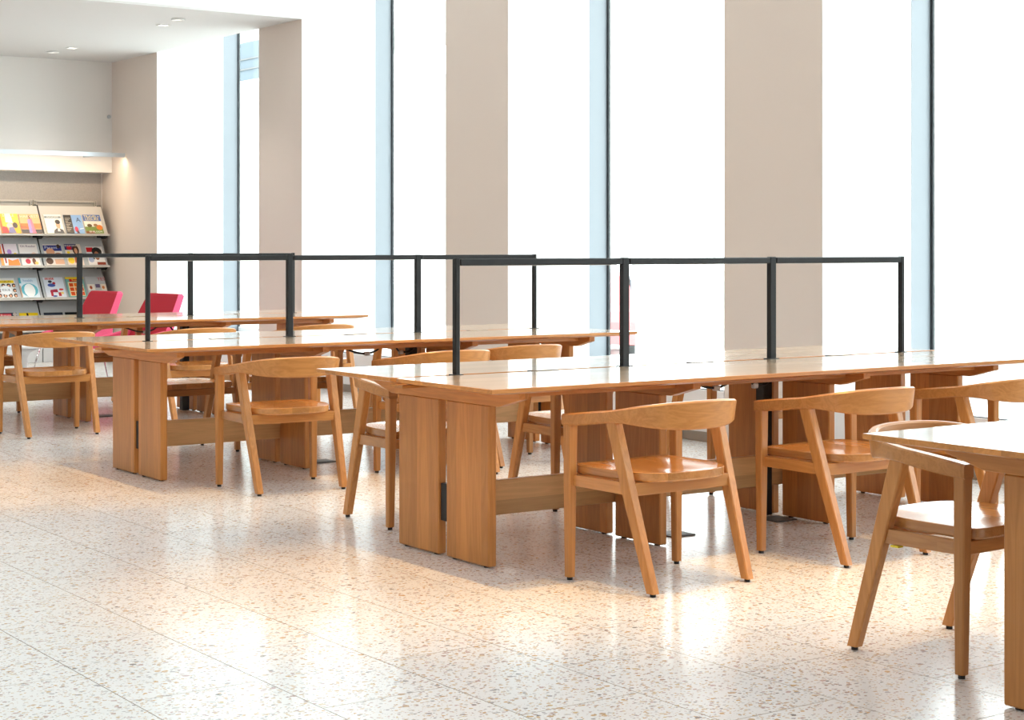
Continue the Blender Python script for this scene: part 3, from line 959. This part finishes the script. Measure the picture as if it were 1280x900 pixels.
mg(mx(71), 2, .225, .262, (.85, .87, .91), [((.78, .20, .22), R4(.08, .88, .55, .98)), ((.22, .20, .26), ell(.32, .78, .1, .07)), (BLU, ell(.36, .6, .2, .09)), ((.72, .16, .22), ell(.5, .7, .08, .06)), ((.66, .16, .26), [(.22, .24), (.62, .24), (.6, .4), (.25, .36)]), ((.72, .16, .22), R4(.24, .05, .36, .26)), ((.72, .16, .22), R4(.62, .05, .76, .24)), ((.85, .24, .22), ell(.8, .38, .12, .05)), (BLU, ell(.42, .05, .12, .04)), ((.9, .78, .45), ell(.82, .2, .08, .06))],
   [('SCIENCE', .32, .90, .03, W, 1.0)], 'pale blue magazine with a red and blue drawing, third row')
mg(mx(98), 2, .212, .262, (.45, .66, .64), [(YEL, R4(0, .9, 1, 1)), ((.80, .16, .12), R4(.2, .76, .9, .9)), ((.93, .87, .66), R4(.1, .04, .9, .74))] + [(((.93, .45, .12) if (i + i // 3) % 2 else (.85, .30, .08)), R4(.14 + .26 * (i % 3), .07 + .22 * (i // 3), .36 + .26 * (i % 3), .25 + .22 * (i // 3))) for i in range(9)],
   [('Foods', .55, .79, .036, (.98, .88, .50), 1.0)], 'teal and orange magazine with a yellow top edge, third row')
mg(mx(123.5), 2, .225, .265, (.78, .79, .80), [((.95, .92, .88), R4(.04, .32, .4, .62)), ((.70, .32, .18), ell(.2, .45, .07, .09)), ((.40, .35, .50), R4(.45, .44, .68, .62)), ((.95, .90, .82), R4(.72, .3, 1, .62)), ((.85, .50, .25), ell(.84, .45, .07, .08)), (YEL, R4(.05, .04, .22, .22)), ((.90, .60, .40), R4(.28, .04, .6, .26))],
   [('YES', .82, .80, .06, (.80, .18, .20), 1.0)], 'grey magazine of small pictures with red lettering, right in the third row')
mg(mx(12.5), 3, .22, .225, (.14, .17, .26), [((.86, .28, .32), R4(.15, .72, .72, .95)), ((.95, .94, .93), R4(.05, .42, .85, .72)), ((.42, .55, .80), ell(.05, .9, .1, .08)), ((.80, .74, .70), ell(.9, .9, .1, .1))],
   [('Future', .44, .78, .042, W, 1.0), ('Genius', .45, .48, .055, (.24, .34, .55), 1.0)], 'dark magazine titled Future Genius, bottom row at the left')
mg(mx(40), 3, .21, .22, (.95, .80, .14), [((.12, .11, .10), R4(.0, 0, .3, .75)), ((.80, .62, .45), ell(.2, .65, .14, .1)), ((.94, .93, .92), R4(.36, .2, .72, .70)), ((.16, .14, .12), R4(.38, .72, .48, .98)), ((.20, .17, .14), R4(.76, 0, 1, .6))], [], 'yellow and black magazine, bottom row beside the rack divider')
mg(mx(71), 3, .215, .215, (.20, .23, .30), [((.35, .42, .62), ell(.3, .4, .2, .2)), ((.78, .60, .50), ell(.62, .45, .16, .2)), ((.12, .12, .14), R4(0, .95, 1, 1))], [('DIVERSITY', .5, .70, .038, (.92, .92, .92), 1.0)], 'dark magazine titled DIVERSITY, bottom row')
mg(mx(97), 3, .21, .215, (.13, .14, .15), [((.30, .32, .33), ell(.6, .4, .22, .2))], [('CULTURE', .5, .70, .044, (.90, .90, .88), 1.0)], 'black magazine with a white title, bottom row behind the lamp post')

# ------------------------------------------------------------------ alcove furniture
def lounge_chair():
    root = empty('lounge_chair')
    # local: faces +y, back leans to -y
    mb = MB()
    mb.prism([(-.32, .31), (.14, .36), (.16, .42), (.13, .46), (-.30, .41)], 0, -.29, .29, .02)
    mb.build('seat', PINKL, root)
    # faceted back: wide below, narrower above
    def face(z, y, w, t): return [(-w, y, z), (w, y, z), (w - .02, y - t, z), (-w + .02, y - t, z)]
    mb = MB(); mb.loft([face(.38, -.16, .31, .085), face(.56, -.25, .31, .085), face(.83, -.385, .265, .075), face(.85, -.40, .25, .05)])
    bk = mb.build('backrest', PINK, root)
    bk.data.materials.append(PINKL)
    for pl in bk.data.polygons:
        if abs(pl.normal.x) > .6: pl.material_index = 1  # side faces take the lit copy of the fabric
    for s in (-1, 1):
        mb = MB(); mb.prism([(-.30, .36), (.12, .40), (.08, .47), (-.32, .55)], 0, s * .30 - .025, s * .30 + .025, .01)
        mb.build('armrest', PINKL, root)
        mb = MB(); mb.tube([(s * .25, .12, .36), (s * .27, .22, .012), (s * .27, -.30, .012), (s * .25, -.24, .31)], .011, 8)
        mb.build('leg', CHROME, root)
    return root


lc = lounge_chair()
lc.location = (5.71, 15.37, 0); lc.rotation_euler = (0, 0, math.radians(97))
tag(lc, 'pink lounge chair on chrome legs in front of the magazine racks', 'chair', 'pink lounge chairs')
c2 = copy_tree(lc)
c2.location = (5.82, 14.25, 0); c2.rotation_euler = (0, 0, math.radians(97))
tag(c2, 'pink lounge chair on chrome legs beside the alcove window', 'chair', 'pink lounge chairs')

rt = empty('side_table', (5.10, 14.72, -0.0), 0, 'low white round table on a pedestal, seen under the far table', 'table')
mb = MB(); mb.lathe((0, 0), [(.05, .385), (.30, .392), (.32, .40), (.32, .412), (.315, .415), (.02, .415)], 40); mb.build('tabletop', WHITE, rt)
mb = MB(); mb.lathe((0, 0), [(.03, .02), (.03, .30), (.045, .34), (.14, .384)], 24); mb.build('pedestal', WHITEM, rt)
mb = MB(); mb.lathe((0, 0), [(.20, 0), (.20, .008), (.19, .012), (.035, .022)], 32); mb.build('base', WHITEM, rt)

# ------------------------------------------------------------------ outside
b = MB(); b.box(X_GLASS + .06, 90, -40, 110, -.75, -.5)
structure('ground', b, mat('pale_paving', (.62, .62, .60), .8, noise=.08, nscale=2))
bl = empty('building', (34, 72, -.5), 0, 'pale building across the street with a band of blue windows, seen through the alcove window', 'building')
mb = MB()
mb.box(34, 42, 61.5, 89.5, -.5, 8.66); rel(mb, 'lower_wall', mat('pale_facade', (.80, .80, .77), .8), bl)
mb = MB(); mb.box(34.2, 42, 61.5, 89.5, 10.4, 14.0); rel(mb, 'upper_wall', mat('pale_facade_upper', (.80, .80, .77), .8), bl)
bgm = mat('blue_window_glass', (.115, .145, .17), .6, spec=.15)
for i in range(9):
    y = 61.55 + 3.08 * i
    mb = MB(); mb.box(34.12, 34.2, y, y + 3.0, 8.67, 10.39); rel(mb, 'window', bgm, bl)
    if i < 8:
        mb = MB(); mb.box(34.06, 34.2, y + 3.0, y + 3.08, 8.67, 10.39); rel(mb, 'mullion', ALU, bl)
for z in (9.15, 9.6):
    mb = MB(); mb.box(34.06, 34.12, 61.5, 89.5, z, z + .06); rel(mb, 'transom', FBOX, bl)

car = empty('car', (17.04, 22.37, -.5), math.radians(52.7), 'red car parked outside, washed out behind the third window', 'car')
CARP = mat('red_car_paint', (.66, .16, .165), .35)
mb = MB()
side = [(-2.05, .28), (-2.05, .62), (-1.95, .78), (-1.25, .86), (-.65, 1.30), (.75, 1.34), (1.45, .92), (2.0, .82), (2.08, .55), (2.05, .28)]
rings = []
for yy, k in ((-.82, .0), (-.78, 1), (.78, 1), (.82, .0)):
    rings.append([(x, yy * (1 - .12 * max(0, (z - .85) / .5)), z) for x, z in side])
mb.loft(rings); mb.build('body', CARP, car)
for s in (-1, 1):
    mb = MB(); mb.prism([(-1.05, .88), (-.58, 1.24), (.70, 1.28), (1.25, .92)], 1, s * .775, s * .80); mb.build('side_window', bgm, car)
    for x in (-1.18, 1.35):
        mb = MB(); mb.lathe((0, 0), [(.12, -.09), (.31, -.09), (.33, -.05), (.33, .05), (.31, .09), (.12, .09)], 20)
        o = mb.build('wheel', BLACK, car); o.location = (x, s * .74, .33); o.rotation_euler = (PI / 2, 0, 0)
